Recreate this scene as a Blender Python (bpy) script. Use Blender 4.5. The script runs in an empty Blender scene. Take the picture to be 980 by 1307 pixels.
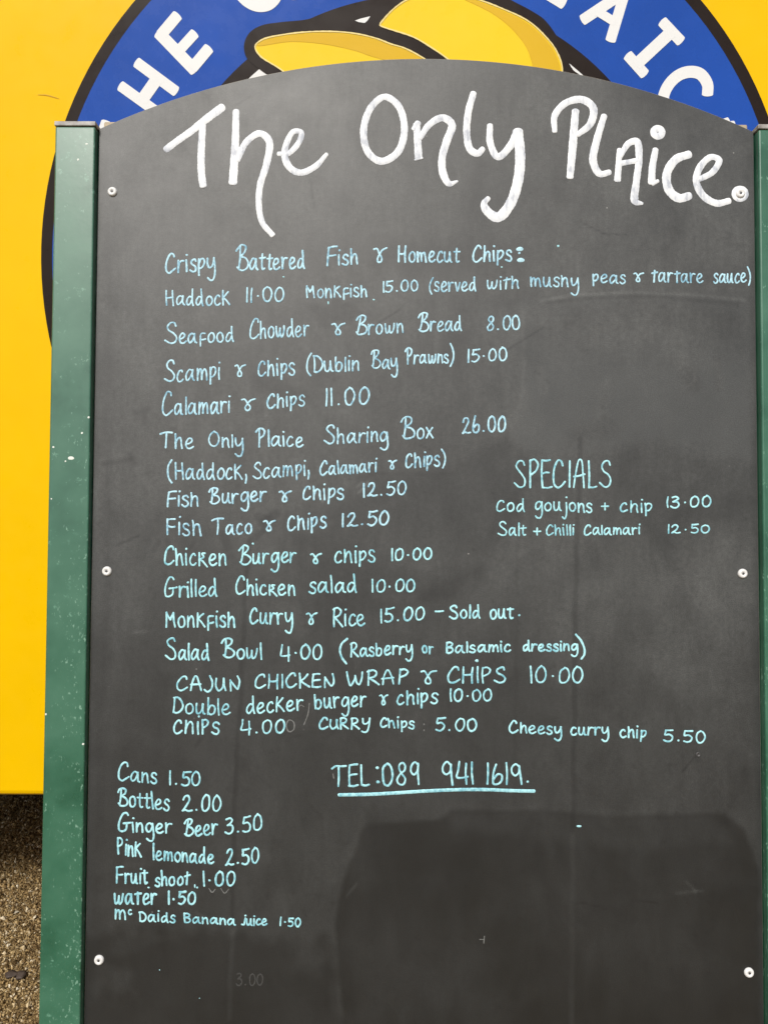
import bpy, bmesh, math, random
import numpy as np
from mathutils import Vector, Matrix
random.seed(7)
rng = np.random.default_rng(7)
scene = bpy.context.scene
COL = scene.collection

# ------------------------------------------------------------------ camera
FPX = 962.0                      # focal length in pixels of the 980 px wide photograph
CAM_H = 1.05
PITCH = math.radians(7.17)
ROLL = 0.0044
fwd = Vector((0, math.cos(PITCH), -math.sin(PITCH)))
up0 = Vector((0, math.sin(PITCH), math.cos(PITCH)))
ri0 = Vector((1, 0, 0))
rgt = (ri0 + ROLL * up0).normalized()
upv = (up0 - ROLL * ri0).normalized()
cam_loc = Vector((0, 0, CAM_H))
cd = bpy.data.cameras.new("camera")
cam = bpy.data.objects.new("camera", cd)
COL.objects.link(cam)
cam.matrix_world = Matrix(((rgt.x, upv.x, -fwd.x, 0), (rgt.y, upv.y, -fwd.y, 0),
                           (rgt.z, upv.z, -fwd.z, CAM_H), (0, 0, 0, 1)))
cd.sensor_fit = 'VERTICAL'
cd.sensor_height = 36.0
cd.lens = 36.0 * FPX / 1307.0
cd.clip_start = 0.05
cd.clip_end = 500
scene.camera = cam

# ------------------------------------------------------------------ world, sun, exposure
SUN_EL = math.radians(46)
SUN_AZ = math.radians(-16)       # sun stands behind the camera, a little to its left
to_sun = Vector((math.sin(SUN_AZ) * math.cos(SUN_EL), -math.cos(SUN_AZ) * math.cos(SUN_EL), math.sin(SUN_EL)))
world = bpy.data.worlds.new("World")
scene.world = world
world.use_nodes = True
wt = world.node_tree
wt.nodes.clear()
sky = wt.nodes.new('ShaderNodeTexSky')
sky.sky_type = 'NISHITA'
sky.sun_disc = False
sky.sun_elevation = SUN_EL
sky.sun_rotation = math.pi + SUN_AZ * -1
sky.air_density = 1.0
sky.dust_density = 3.0
sky.ozone_density = 1.0
hs = wt.nodes.new('ShaderNodeHueSaturation')     # thin white overcast: the blue is mostly veiled
hs.inputs['Saturation'].default_value = 0.35
bg = wt.nodes.new('ShaderNodeBackground')
bg.inputs['Strength'].default_value = 0.068
wo = wt.nodes.new('ShaderNodeOutputWorld')
wt.links.new(sky.outputs[0], hs.inputs['Color'])
wt.links.new(hs.outputs[0], bg.inputs['Color'])
wt.links.new(bg.outputs[0], wo.inputs['Surface'])
sl = bpy.data.lights.new("sun", 'SUN')
sl.energy = 2.0
sl.angle = math.radians(12)
sl.color = (1.0, 0.95, 0.88)
sun = bpy.data.objects.new("sun", sl)
COL.objects.link(sun)
sun.rotation_euler = to_sun.to_track_quat('Z', 'Y').to_euler()
sun.location = (0, -3, 5)
scene.view_settings.view_transform = 'Standard'
scene.view_settings.look = 'None'
scene.view_settings.gamma = 1.0
scene.view_settings.use_curve_mapping = False
scene.view_settings.exposure = 0.62

# ------------------------------------------------------------------ frames of reference
def ray(x, y):
    return fwd + rgt * ((x - 490.0) / FPX) - upv * ((y - 653.5) / FPX)
LEAN = math.radians(9)                      # the board leans back by nine degrees
BN = Vector((0, -math.cos(LEAN), math.sin(LEAN)))
BV = Vector((0, math.sin(LEAN), math.cos(LEAN)))
BO = cam_loc + fwd * 0.70                   # origin of the board's own plane
def brd(x, y):
    d = ray(x, y)
    t = (BO - cam_loc).dot(BN) / d.dot(BN)
    q = cam_loc + d * t - BO
    return (q.x, q.dot(BV))
VAN_Y = 1.28
def van(x, y):
    d = ray(x, y)
    t = VAN_Y / d.y
    return (d.x * t, CAM_H + d.z * t)
MM = 0.7 / FPX                              # metres per photo pixel on the board
MV = VAN_Y / FPX * 1.0                      # metres per photo pixel on the van side

# ------------------------------------------------------------------ helpers
def tag(o, label=None, cat=None, group=None, kind=None):
    if label: o['label'] = label
    if cat: o['category'] = cat
    if group: o['group'] = group
    if kind: o['kind'] = kind
    return o
def link(name, me, mat=None, parent=None):
    o = bpy.data.objects.new(name, me)
    COL.objects.link(o)
    if mat: me.materials.append(mat)
    if parent: o.parent = parent
    return o
def empty(name, loc=(0, 0, 0)):
    o = bpy.data.objects.new(name, None)
    o.empty_display_size = 0.1
    COL.objects.link(o)
    o.location = loc
    return o
def bm_obj(name, bm, mat, parent=None, smooth=False):
    bmesh.ops.recalc_face_normals(bm, faces=bm.faces[:])
    me = bpy.data.meshes.new(name)
    bm.to_mesh(me)
    bm.free()
    if smooth:
        me.polygons.foreach_set('use_smooth', [True] * len(me.polygons))
    return link(name, me, mat, parent)
def add_box(bm, x0, x1, y0, y1, z0, z1, bev=0.0, seg=2):
    r = bmesh.ops.create_cube(bm, size=1.0)
    vs = r['verts']
    for v in vs:
        v.co = Vector((x0 + (v.co.x + .5) * (x1 - x0), y0 + (v.co.y + .5) * (y1 - y0), z0 + (v.co.z + .5) * (z1 - z0)))
    if bev > 0:
        es = list({e for v in vs for e in v.link_edges})
        bmesh.ops.bevel(bm, geom=es, offset=bev, segments=seg, affect='EDGES', profile=0.5)
def lathe(bm, prof, n=32, mat=None):
    """profile of (radius, height) spun round the local Z axis, then moved by mat"""
    rings = []
    for r, z in prof:
        if r < 1e-7:
            rings.append([bm.verts.new((0, 0, z))])
        else:
            rings.append([bm.verts.new((r * math.cos(2 * math.pi * i / n), r * math.sin(2 * math.pi * i / n), z)) for i in range(n)])
    for a, b in zip(rings, rings[1:]):
        for i in range(n):
            j = (i + 1) % n
            if len(a) == 1 and len(b) > 1: bm.faces.new((a[0], b[i], b[j]))
            elif len(b) == 1 and len(a) > 1: bm.faces.new((a[i], a[j], b[0]))
            elif len(a) > 1: bm.faces.new((a[i], a[j], b[j], b[i]))
    if mat:
        for rg in rings:
            for v in rg: v.co = mat @ v.co

def catmull(pts, step):
    """smooth curve through points (any tuple length), sampled about every step"""
    P = [np.array(p, float) for p in pts]
    if len(P) == 1: P = [P[0], P[0] + 1e-6]
    if len(P) == 2:
        n = max(2, int(np.hypot(*(P[1] - P[0])[:2]) / step) + 1)
        return [P[0] + (P[1] - P[0]) * t for t in np.linspace(0, 1, n)]
    closed = np.hypot(*(P[0] - P[-1])[:2]) < 1e-9
    out = []
    N = len(P)
    for i in range(N - 1):
        p1, p2 = P[i], P[i + 1]
        if closed:
            p0 = P[i - 1] if i > 0 else P[N - 2]
            p3 = P[i + 2] if i + 2 < N else P[1]
        else:
            p0 = P[i - 1] if i > 0 else 2 * p1 - p2
            p3 = P[i + 2] if i + 2 < N else 2 * p2 - p1
        n = max(2, int(np.hypot(*(p2 - p1)[:2]) / step) + 1)
        d1 = max(np.hypot(*(p1 - p0)[:2]), 1e-9) ** .5
        d2 = max(np.hypot(*(p2 - p1)[:2]), 1e-9) ** .5
        d3 = max(np.hypot(*(p3 - p2)[:2]), 1e-9) ** .5
        m1 = ((p1 - p0) / d1 - (p2 - p0) / (d1 + d2) + (p2 - p1) / d2) * d2
        m2 = ((p2 - p1) / d2 - (p3 - p1) / (d2 + d3) + (p3 - p2) / d3) * d2
        for t in np.linspace(0, 1, n, endpoint=False):
            t2, t3 = t * t, t * t * t
            out.append((2 * t3 - 3 * t2 + 1) * p1 + (t3 - 2 * t2 + t) * m1 + (-2 * t3 + 3 * t2) * p2 + (t3 - t2) * m2)
    out.append(P[-1])
    return out

class Ink:
    """collects painted strokes lying on a plane; each stroke is a low rounded ridge of paint"""
    count = 0
    def __init__(self): self.v, self.f = [], []
    def stroke(self, pts, step, h, base, wob=0.12, flat=False, round_end=1.0, to3=None):
        S = catmull(pts, step)
        XY = np.array([s[:2] for s in S]); W = np.array([s[2] for s in S]) * .5
        if len(XY) < 2: return
        seg = np.hypot(*np.diff(XY, axis=0).T)
        keep = np.r_[True, seg > 1e-9]
        XY, W = XY[keep], W[keep]
        if len(XY) < 2:
            XY = np.array([XY[0], XY[0] + [1e-5, 0]]); W = np.r_[W[0], W[0]]
        closed = np.hypot(*(XY[0] - XY[-1])) < 1e-6
        T = np.gradient(XY, axis=0)
        if closed:
            T[0] = T[-1] = XY[1] - XY[-2]
        T /= np.maximum(np.hypot(*T.T), 1e-9)[:, None]
        n = len(XY)
        if wob > 0:
            ph = rng.uniform(0, 6.28, 3)
            s = np.arange(n) * step * 1000
            W = W * (1 + wob * (0.6 * np.sin(s * .55 + ph[0]) + 0.5 * np.sin(s * 1.7 + ph[1]) + .3 * np.sin(s * 4.1 + ph[2])))
        if not closed:              # rounded ends
            def cap(P, t, w, sign):
                ks = [0.35, 0.7, 0.92, 1.0]
                r = w * round_end
                return [(P + sign * t * r * k, w * (1 - (1 - math.sqrt(max(1 - k * k, 0.0004))) * 1.0)) for k in ks]
            a = cap(XY[0], T[0], W[0], -1)[::-1]
            b = cap(XY[-1], T[-1], W[-1], 1)
            XY = np.array([p for p, _ in a] + list(XY) + [p for p, _ in b])
            W = np.array([w for _, w in a] + list(W) + [w for _, w in b])
            T = np.vstack([np.repeat(T[:1], 4, 0), T, np.repeat(T[-1:], 4, 0)])
        Nn = np.c_[-T[:, 1], T[:, 0]]
        n = len(XY)
        Ink.count += 1
        z0 = base + (Ink.count % 23) * 0.006e-3
        prof = ((-1, 0), (-.62, .8), (0, 1), (.62, .8), (1, 0)) if not flat else ((-1, 1), (1, 1))
        k = len(prof)
        o = len(self.v)
        for i in range(n):
            hz = h * min(1.0, W[i] / max(W.max() * .5, 1e-9))
            lift = 0.00003 * i / n
            for a, b in prof:
                q = XY[i] + Nn[i] * W[i] * a
                self.v.append((q[0], q[1], z0 + lift + (hz if not flat else h) * b))
        for i in range(n - 1):
            for j in range(k - 1):
                self.f.append((o + i * k + j, o + i * k + j + 1, o + (i + 1) * k + j + 1, o + (i + 1) * k + j))
    def blob(self, c, rx, ry, h, base, n=18):
        o = len(self.v)
        Ink.count += 1
        for fr, hz in ((1, 0), (.75, .7), (.35, 1)):
            for i in range(n):
                a = 2 * math.pi * i / n
                wv = 1 + .07 * math.sin(2 * a + c[0] * 900) + .04 * math.sin(3 * a + c[1] * 700)
                self.v.append((c[0] + rx * fr * wv * math.cos(a), c[1] + ry * fr * wv * math.sin(a), base + h * hz))
        for r in range(2):
            for i in range(n):
                j = (i + 1) % n
                self.f.append((o + r * n + i, o + r * n + j, o + (r + 1) * n + j, o + (r + 1) * n + i))
        self.f.append(tuple(o + 2 * n + i for i in range(n)))
    def build(self, name, mat, parent, smooth=True):
        me = bpy.data.meshes.new(name)
        me.from_pydata(self.v, [], self.f)
        me.update()
        if smooth: me.polygons.foreach_set('use_smooth', [True] * len(me.polygons))
        return link(name, me, mat, parent)

# ------------------------------------------------------------------ materials
def material(name, color=(.5, .5, .5), rough=.5, spec=.5, metal=0.0):
    m = bpy.data.materials.new(name)
    m.use_nodes = True
    b = m.node_tree.nodes['Principled BSDF']
    b.inputs['Base Color'].default_value = (*color, 1)
    b.inputs['Roughness'].default_value = rough
    b.inputs['Specular IOR Level'].default_value = spec
    b.inputs['Metallic'].default_value = metal
    return m, m.node_tree, b
def nd(t, kind, **kw):
    n = t.nodes.new(kind)
    for k, v in kw.items(): setattr(n, k, v)
    return n
def noise(t, vec, scale, detail=4, rough=.6, dist=0.0):
    n = nd(t, 'ShaderNodeTexNoise')
    n.inputs['Scale'].default_value = scale
    n.inputs['Detail'].default_value = detail
    n.inputs['Roughness'].default_value = rough
    n.inputs['Distortion'].default_value = dist
    t.links.new(vec, n.inputs['Vector'])
    return n.outputs['Fac']
def ramp(t, fac, stops):
    r = nd(t, 'ShaderNodeValToRGB')
    e = r.color_ramp.elements
    while len(e) < len(stops): e.new(.5)
    for i, (p, c) in enumerate(stops):
        e[i].position = p
        e[i].color = (*c, 1) if len(c) == 3 else c
    t.links.new(fac, r.inputs['Fac'])
    return r.outputs['Color']
def g(v): return (v, v, v)
def mix(t, fac, a, b, mode='MIX'):
    n = nd(t, 'ShaderNodeMix', data_type='RGBA', blend_type=mode)
    for s, v in ((n.inputs[0], fac), (n.inputs[6], a), (n.inputs[7], b)):
        if isinstance(v, (int, float)): s.default_value = v
        elif isinstance(v, tuple): s.default_value = (*v, 1)
        else: t.links.new(v, s)
    return n.outputs[2]
def math_n(t, op, a, b=None, c=None):
    n = nd(t, 'ShaderNodeMath', operation=op)
    for i, v in enumerate((a, b, c)):
        if v is None: continue
        if isinstance(v, (int, float)): n.inputs[i].default_value = v
        else: t.links.new(v, n.inputs[i])
    return n.outputs[0]
def coords(t, scale=(1, 1, 1), rot=(0, 0, 0)):
    c = nd(t, 'ShaderNodeTexCoord')
    m = nd(t, 'ShaderNodeMapping')
    m.inputs['Scale'].default_value = scale
    m.inputs['Rotation'].default_value = rot
    t.links.new(c.outputs['Object'], m.inputs['Vector'])
    return m.outputs['Vector']
def bump(t, b, height, strength, dist):
    n = nd(t, 'ShaderNodeBump')
    n.inputs['Strength'].default_value = strength
    n.inputs['Distance'].default_value = dist
    t.links.new(height, n.inputs['Height'])
    t.links.new(n.outputs[0], b.inputs['Normal'])

# blackboard paint: charcoal with chalk residue, painted sky sheen, wiped and darker patches, and drips from one vertex attribute
M_board, t, b = material('blackboard_paint', rough=.5, spec=.62)
at = nd(t, 'ShaderNodeAttribute', attribute_name='wear_sheen')
sep = nd(t, 'ShaderNodeSeparateColor')
t.links.new(at.outputs['Color'], sep.inputs[0])
v1 = coords(t)
vst = coords(t, (1.0, .12, 1))
cl = noise(t, v1, 9, 6, .62, .4)
fine = noise(t, v1, 240, 3, .7)
grain = noise(t, v1, 1100, 2, .6)
strk = noise(t, vst, 170, 4, .7)
haze_sheen = math_n(t, 'MULTIPLY', ramp(t, cl, [(.3, g(.5)), (.7, g(1.45))]), sep.outputs[1])
haze_sheen = math_n(t, 'MULTIPLY', haze_sheen, ramp(t, fine, [(.3, g(.7)), (.72, g(1.3))]))
haze_sheen = math_n(t, 'MULTIPLY', haze_sheen, ramp(t, strk, [(.3, g(.82)), (.7, g(1.18))]))
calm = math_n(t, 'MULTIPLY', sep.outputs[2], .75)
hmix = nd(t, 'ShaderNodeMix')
t.links.new(calm, hmix.inputs[0]); t.links.new(haze_sheen, hmix.inputs[2]); t.links.new(sep.outputs[1], hmix.inputs[3])
haze_sheen = hmix.outputs[0]
base = mix(t, haze_sheen, (.0188, .0198, .0192), (.270, .278, .272))
base = mix(t, 1.0, base, ramp(t, grain, [(.25, g(.58)), (.75, g(1.42))]), 'MULTIPLY')
mot = math_n(t, 'MULTIPLY', ramp(t, noise(t, coords(t, (1, .6, 1), (0, 0, .5)), 30, 6, .68, .6), [(.34, g(.80)), (.66, g(1.20))]), ramp(t, noise(t, v1, 75, 4, .7), [(.30, g(.76)), (.42, g(1)), (.62, g(1)), (.75, g(1.22))]))
mo2 = nd(t, 'ShaderNodeMix')
t.links.new(calm, mo2.inputs[0]); t.links.new(mot, mo2.inputs[2]); mo2.inputs[3].default_value = 1.0
base = mix(t, 1.0, base, mo2.outputs[0], 'MULTIPLY')
base = mix(t, 1.0, base, sep.outputs[0], 'MULTIPLY')
# little white chips of chalk
vo = nd(t, 'ShaderNodeTexVoronoi')
vo.inputs['Scale'].default_value = 55
t.links.new(v1, vo.inputs['Vector'])
chip = ramp(t, vo.outputs['Distance'], [(.022, g(1)), (.045, g(0))])
sel = ramp(t, noise(t, v1, 16, 2), [(.60, g(0)), (.66, g(.55))])
base = mix(t, math_n(t, 'MULTIPLY', chip, sel), base, (.45, .45, .43))
t.links.new(base, b.inputs['Base Color'])
rr = math_n(t, 'ADD', ramp(t, cl, [(.3, g(.44)), (.7, g(.56))]), math_n(t, 'MULTIPLY', sep.outputs[2], -.12))
t.links.new(rr, b.inputs['Roughness'])
bump(t, b, math_n(t, 'ADD', math_n(t, 'MULTIPLY', grain, .5), strk), .12, .0004)

M_bedge, t, b = material('worn_board_edge', (.30, .27, .22), .7)

# green post paint with chips and rubbed streaks
def green_paint(name):
    m, t, b = material(name, rough=.40, spec=.75)
    b.inputs['Coat Weight'].default_value = .35
    b.inputs['Coat Roughness'].default_value = .3
    v = coords(t); vs = coords(t, (1, 1, .22))
    big = noise(t, v, 14, 4, .6)
    col = ramp(t, big, [(.34, (.013, .088, .048)), (.46, (.024, .118, .068)), (.62, (.036, .142, .085)), (.8, (.05, .17, .105))])
    rub = ramp(t, noise(t, vs, 120, 5, .72), [(.60, g(0)), (.70, g(.55))])
    patch = ramp(t, noise(t, v, 22, 3), [(.46, g(0)), (.60, g(1))])
    col = mix(t, math_n(t, 'MULTIPLY', rub, patch), col, (.22, .46, .34))
    a = nd(t, 'ShaderNodeAttribute', attribute_name='edge')
    cs = math_n(t, 'ADD', noise(t, v, 70, 3, .7), math_n(t, 'MULTIPLY', a.outputs['Fac'], .15))
    f1 = ramp(t, noise(t, coords(t, (1, .5, 1), (0, 0, .5)), 420, 3, .65), [(.585, g(0)), (.63, g(.85))])
    chip = math_n(t, 'MULTIPLY', f1, ramp(t, cs, [(.60, g(0)), (.70, g(1))]))
    col = mix(t, chip, col, (.20, .37, .28))
    t.links.new(col, b.inputs['Base Color'])
    t.links.new(ramp(t, big, [(.3, g(.26)), (.7, g(.45))]), b.inputs['Roughness'])
    bump(t, b, noise(t, v, 160, 3), .08, .0006)
    return m
M_post = green_paint('green_post_paint')

M_cap, t, b = material('weathered_cap', (.34, .32, .30), .5)
t.links.new(ramp(t, noise(t, coords(t), 90, 4), [(.3, (.16, .14, .125)), (.7, (.46, .45, .43))]), b.inputs['Base Color'])
M_wood, t, b = material('bare_wood', (.42, .34, .23), .75)
t.links.new(ramp(t, noise(t, coords(t, (1, 6, 6)), 40, 4), [(.3, (.34, .27, .18)), (.7, (.50, .42, .30))]), b.inputs['Base Color'])
M_screw, t, b = material('white_screw_cap', (.74, .74, .73), .32)
M_hole, t, b = material('screw_recess', (.10, .10, .10), .5, metal=.6)

def ink_mat(name, lo, hi, scale=240):
    m, t, b = material(name, rough=.55, spec=.35)
    v = coords(t)
    n1 = noise(t, v, scale, 3, .6)
    n2 = noise(t, v, 30, 2)
    f = math_n(t, 'ADD', math_n(t, 'MULTIPLY', n1, .6), math_n(t, 'MULTIPLY', n2, .4))
    t.links.new(ramp(t, f, [(.38, lo), (.54, hi)]), b.inputs['Base Color'])
    return m
M_blue = ink_mat('pale_blue_chalk_ink', (.17, .37, .50), (.46, .73, .84))
M_cyan = ink_mat('bright_cyan_chalk_ink', (.18, .46, .55), (.42, .77, .83))
M_ghost, t, b = material('rubbed_out_chalk', (.16, .165, .16), .8)
M_white, t, b = material('white_paint_marker', rough=.5, spec=.4)
v = coords(t)
f = math_n(t, 'ADD', math_n(t, 'MULTIPLY', noise(t, coords(t, (1, .35, 1)), 190, 4, .65), .7), math_n(t, 'MULTIPLY', noise(t, v, 45, 3), .3))
t.links.new(ramp(t, f, [(.38, (.46, .49, .55)), (.47, (.70, .73, .77)), (.6, (.82, .84, .85))]), b.inputs['Base Color'])

def vinyl(name, col, rough=.22, var=.06):
    m, t, b = material(name, col, rough, .18)
    lo = tuple(c * (1 - var) for c in col); hi = tuple(min(1, c * (1 + var)) for c in col)
    v = coords(t)
    t.links.new(ramp(t, noise(t, v, 6, 5, .6), [(.35, lo), (.65, hi)]), b.inputs['Base Color'])
    t.links.new(ramp(t, noise(t, v, 35, 4), [(.3, g(rough * .8)), (.7, g(rough * 1.35))]), b.inputs['Roughness'])
    bump(t, b, noise(t, v, 30, 2), .05, .002)
    return m
M_van = vinyl('yellow_van_paint', (.85, .515, .0003), .33, .025)
M_black = vinyl('black_vinyl', (.018, .011, .008), .3)
M_royal = vinyl('royal_blue_vinyl', (.016, .078, .40), .25, .08)
M_letter = vinyl('white_vinyl', (.80, .81, .81), .3, .02)
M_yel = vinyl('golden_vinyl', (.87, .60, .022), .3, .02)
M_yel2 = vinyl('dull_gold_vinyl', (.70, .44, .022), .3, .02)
M_cream = vinyl('cream_vinyl', (.85, .70, .30), .3, .02)
M_under, t, b = material('dark_underbody', (.02, .02, .02), .8)
M_rubber, t, b = material('tyre_rubber', (.025, .025, .025), .75)
M_rim, t, b = material('wheel_steel', (.5, .5, .5), .4, metal=.7)
M_glass, t, b = material('dark_glass', (.02, .02, .025), .08)
M_scr, t, b = material('scuff_mark', (.60, .36, .005), .6)

M_ground, t, b = material('gravel_ground', rough=.9, spec=.25)
v = coords(t)
vo = nd(t, 'ShaderNodeTexVoronoi'); vo.inputs['Scale'].default_value = 210
t.links.new(v, vo.inputs['Vector'])
vo2 = nd(t, 'ShaderNodeTexVoronoi'); vo2.inputs['Scale'].default_value = 95
t.links.new(v, vo2.inputs['Vector'])
sp = nd(t, 'ShaderNodeSeparateColor'); t.links.new(vo.outputs['Color'], sp.inputs[0])
c1 = ramp(t, sp.outputs[0], [(.0, (.08, .047, .016)), (.4, (.25, .165, .065)), (.75, (.40, .28, .125)), (1, (.60, .47, .27))])
c1 = mix(t, 1.0, c1, ramp(t, noise(t, v, 5, 4), [(.3, g(.75)), (.7, g(1.2))]), 'MULTIPLY')
c1 = mix(t, ramp(t, vo.outputs['Distance'], [(.3, g(0)), (.75, g(.7))]), c1, (.05, .035, .02))
t.links.new(c1, b.inputs['Base Color'])
bump(t, b, math_n(t, 'ADD', math_n(t, 'MULTIPLY', vo.outputs['Distance'], -1), math_n(t, 'MULTIPLY', vo2.outputs['Distance'], -.8)), 1.0, .004)

# ------------------------------------------------------------------ ground
bm = bmesh.new()
bmesh.ops.create_grid(bm, x_segments=8, y_segments=8, size=150)
ground = tag(bm_obj('ground', bm, M_ground), kind='structure')

# loose chips lying on the ground round the board and under the van
def gravel(n):
    base_v = np.array([(1, 0, 0), (-.5, .87, 0), (-.5, -.87, 0), (.5, .3, .6), (-.45, .25, .7), (0, -.5, .62), (0, 0, -.4)], float)
    base_f = np.array([(0, 1, 4), (0, 4, 3), (1, 2, 5), (1, 5, 4), (2, 0, 3), (2, 3, 5), (3, 4, 5)])
    X = rng.uniform(-1.5, 1.5, n); Y = rng.uniform(.95, 2.7, n)
    k = n * 2 // 5
    X[:k] = rng.uniform(-1.05, -.5, k); Y[:k] = rng.uniform(1.1, 2.2, k)
    s = rng.lognormal(math.log(.0021), .40, n)
    a = rng.uniform(0, 6.28, n); tl = rng.normal(0, .35, (n, 2))
    V = base_v[None] * (1 + rng.normal(0, .16, (n, 7, 3)))
    V *= s[:, None, None]
    V[:, :, 0] *= rng.uniform(.8, 1.5, n)[:, None]
    ca, sa = np.cos(a)[:, None], np.sin(a)[:, None]
    x, y, z = V[:, :, 0] * ca - V[:, :, 1] * sa, V[:, :, 0] * sa + V[:, :, 1] * ca, V[:, :, 2]
    z = z + x * tl[:, :1] + y * tl[:, 1:]
    V = np.stack([x + X[:, None], y + Y[:, None], z + s[:, None] * .3 + .001], 2).reshape(-1, 3)
    Fc = (base_f[None] + (np.arange(n) * 7)[:, None, None]).reshape(-1, 3)
    me = bpy.data.meshes.new('gravel')
    me.vertices.add(len(V)); me.vertices.foreach_set('co', V.ravel())
    me.loops.add(Fc.size); me.loops.foreach_set('vertex_index', Fc.ravel())
    me.polygons.add(len(Fc)); me.polygons.foreach_set('loop_start', np.arange(0, Fc.size, 3))
    ca_ = me.attributes.new('tone', 'FLOAT', 'FACE')
    ca_.data.foreach_set('value', np.repeat(rng.uniform(0, 1, n), 7))
    me.update(); me.validate()
    return me
M_chip, t, b = material('gravel_chips', rough=.75, spec=.4)
a = nd(t, 'ShaderNodeAttribute', attribute_name='tone')
t.links.new(ramp(t, a.outputs['Fac'], [(0, (.11, .066, .022)), (.45, (.30, .20, .082)), (.8, (.46, .335, .16)), (.94, (.60, .49, .31)), (1, (.78, .70, .54))]), b.inputs['Base Color'])
tag(link('gravel', gravel(110000), M_chip), kind='stuff', label='loose golden brown gravel chips covering the ground')

# a dark brown stone lying on the gravel at lower left
d = ray(20.5, 1248); tt = -CAM_H / d.z
px_, py_ = d.x * tt, d.y * tt
bm = bmesh.new()
for dx, dy, r, sx, sy, sz in ((.011, .0, .0085, 1.0, 1.2, .7), (-.009, .002, .0085, 1.5, 1.0, .5)):
    rr_ = bmesh.ops.create_icosphere(bm, subdivisions=3, radius=1)
    for v in rr_['verts']:
        k = 1 + .12 * math.sin(v.co.x * 5 + dx * 400) + .1 * math.sin(v.co.y * 6 + 1) + .06 * math.sin(v.co.z * 9)
        v.co = Vector((dx + v.co.x * r * sx * k, dy + v.co.y * r * sy * k, .004 + v.co.z * r * sz * k))
M_stone, t, b = material('brown_stone', (.055, .038, .028), .7)
st = bm_obj('stone', bm, M_stone, smooth=True)
st.location = (px_, py_, .002)
tag(st, 'dark brown lumpy stone lying on the gravel beside the green post', 'stone')

# ------------------------------------------------------------------ the yellow van
VAN = empty('food_van', (0.3, VAN_Y + 1.0, 0))
tag(VAN, 'bright yellow van with round blue emblem standing behind the menu board', 'van')
def local(o, parent):     # keep world placement while parenting
    o.parent = parent
    o.matrix_parent_inverse = Matrix.Translation(-parent.location)
    return o
VB = 0.372                   # height of the van's lower edge
bm = bmesh.new()
add_box(bm, -2.9, 2.5, VAN_Y, VAN_Y + 2.0, VB - .002, 2.45, .012, 3)  # body lengthened to the left, out of view, to cut side light
body = local(bm_obj('body', bm, M_van, smooth=False), VAN)
bm = bmesh.new()
add_box(bm, -2.88, 2.48, VAN_Y + .35, VAN_Y + 1.97, VB - .03, VB - .004)
add_box(bm, -2.88, 2.48, VAN_Y + .67, VAN_Y + .70, .02, VB - .032)  # added unseen panel reaching the ground, blocks light from behind
add_box(bm, -2.7, 2.3, VAN_Y + .78, VAN_Y + .86, VB - .2, VB - .032)  # beam hung low to block light under the van
add_box(bm, -1.7, 2.3, VAN_Y + 1.47, VAN_Y + 1.55, VB - .12, VB - .032)
add_box(bm, -2.6, -2.5, VAN_Y + .2, VAN_Y + 1.8, VB - .1, VB - .034)
add_box(bm, 1.9, 2.0, VAN_Y + .2, VAN_Y + 1.8, VB - .1, VB - .034)
local(bm_obj('chassis_light_block', bm, M_under), VAN)
for wx in (-2.15, 1.95):
    for wy in (VAN_Y + .25, VAN_Y + 1.75):
        mt = Matrix.Translation((wx, wy, .30)) @ Matrix.Rotation(math.pi / 2, 4, 'X')
        bm = bmesh.new()
        lathe(bm, [(.17, -.085), (.26, -.095), (.292, -.075), (.30, -.04), (.30, .04), (.292, .075), (.26, .095), (.17, .085), (.17, -.085)], 40, mt)
        wh = local(bm_obj('wheel', bm, M_rubber, smooth=True), VAN)
        bm = bmesh.new()
        lathe(bm, [(0, .05), (.05, .055), (.06, .03), (.12, .02), (.15, .06), (.168, .075), (.168, -.075), (0, -.06)], 40, mt)
        rim = bm_obj('rim', bm, M_rim, smooth=True)
        rim.parent = wh
        rim.matrix_parent_inverse = Matrix.Translation(-VAN.location) @ Matrix.Translation(VAN.location)

# emblem: layers of printed vinyl on the van's side; local axes x, z in the side's plane
EC = (0.0518, 1.2760)
EMB = empty('emblem', (0, 0, 0))
def poly(name, pts, layer, mat, parent):
    bm = bmesh.new()
    vs = [bm.verts.new((x, VAN_Y - layer * .0003, z)) for x, z in pts]
    f = bm.faces.new(vs)
    bmesh.ops.triangulate(bm, faces=[f], ngon_method='EAR_CLIP')
    me = bpy.data.meshes.new(name)
    for f in bm.faces:
        f.normal_update()
        if f.normal.y > 0: f.normal_flip()
    bm.to_mesh(me); bm.free()
    return link(name, me, mat, parent)
def circ(c, r, n=160):
    return [(c[0] + r * math.cos(2 * math.pi * i / n), c[1] + r * math.sin(2 * math.pi * i / n)) for i in range(n)]
def smooth_px(pts, closed=True, step=.006):
    P = [van(*p) for p in pts]
    if closed: P = P + [P[0]]
    return [tuple(q[:2]) for q in catmull([(x, z, 0) for x, z in P], step)][: -1 if closed else None]
bpy.data.objects.remove(EMB)
em = poly('emblem', circ(EC, .6168), 1, M_black, None)
local(em, VAN)
poly('blue_ring', circ(EC, .5985), 2, M_royal, em)
poly('inner_rim', circ(EC, .434), 3, M_black, em)
poly('inner_disc', circ(EC, .4105), 4, M_letter, em)
fish = [(356, 103), (340, 95), (329, 87), (318, 78), (313, 70), (312, 56), (319, 42), (334, 33), (357, 29), (393, 25), (428.6, 14), (467, 4), (492, -1), (520, -22), (570, -32), (620, -18),
        (650.7, 0), (678.8, 15), (694, 25.5), (707, 42), (717, 60), (724, 78), (731, 90), (742, 100), (735, 190), (640, 260), (500, 290), (400, 240), (365, 160)]
fb = poly('fish_shape', smooth_px(fish), 5, M_black, em)
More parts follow.
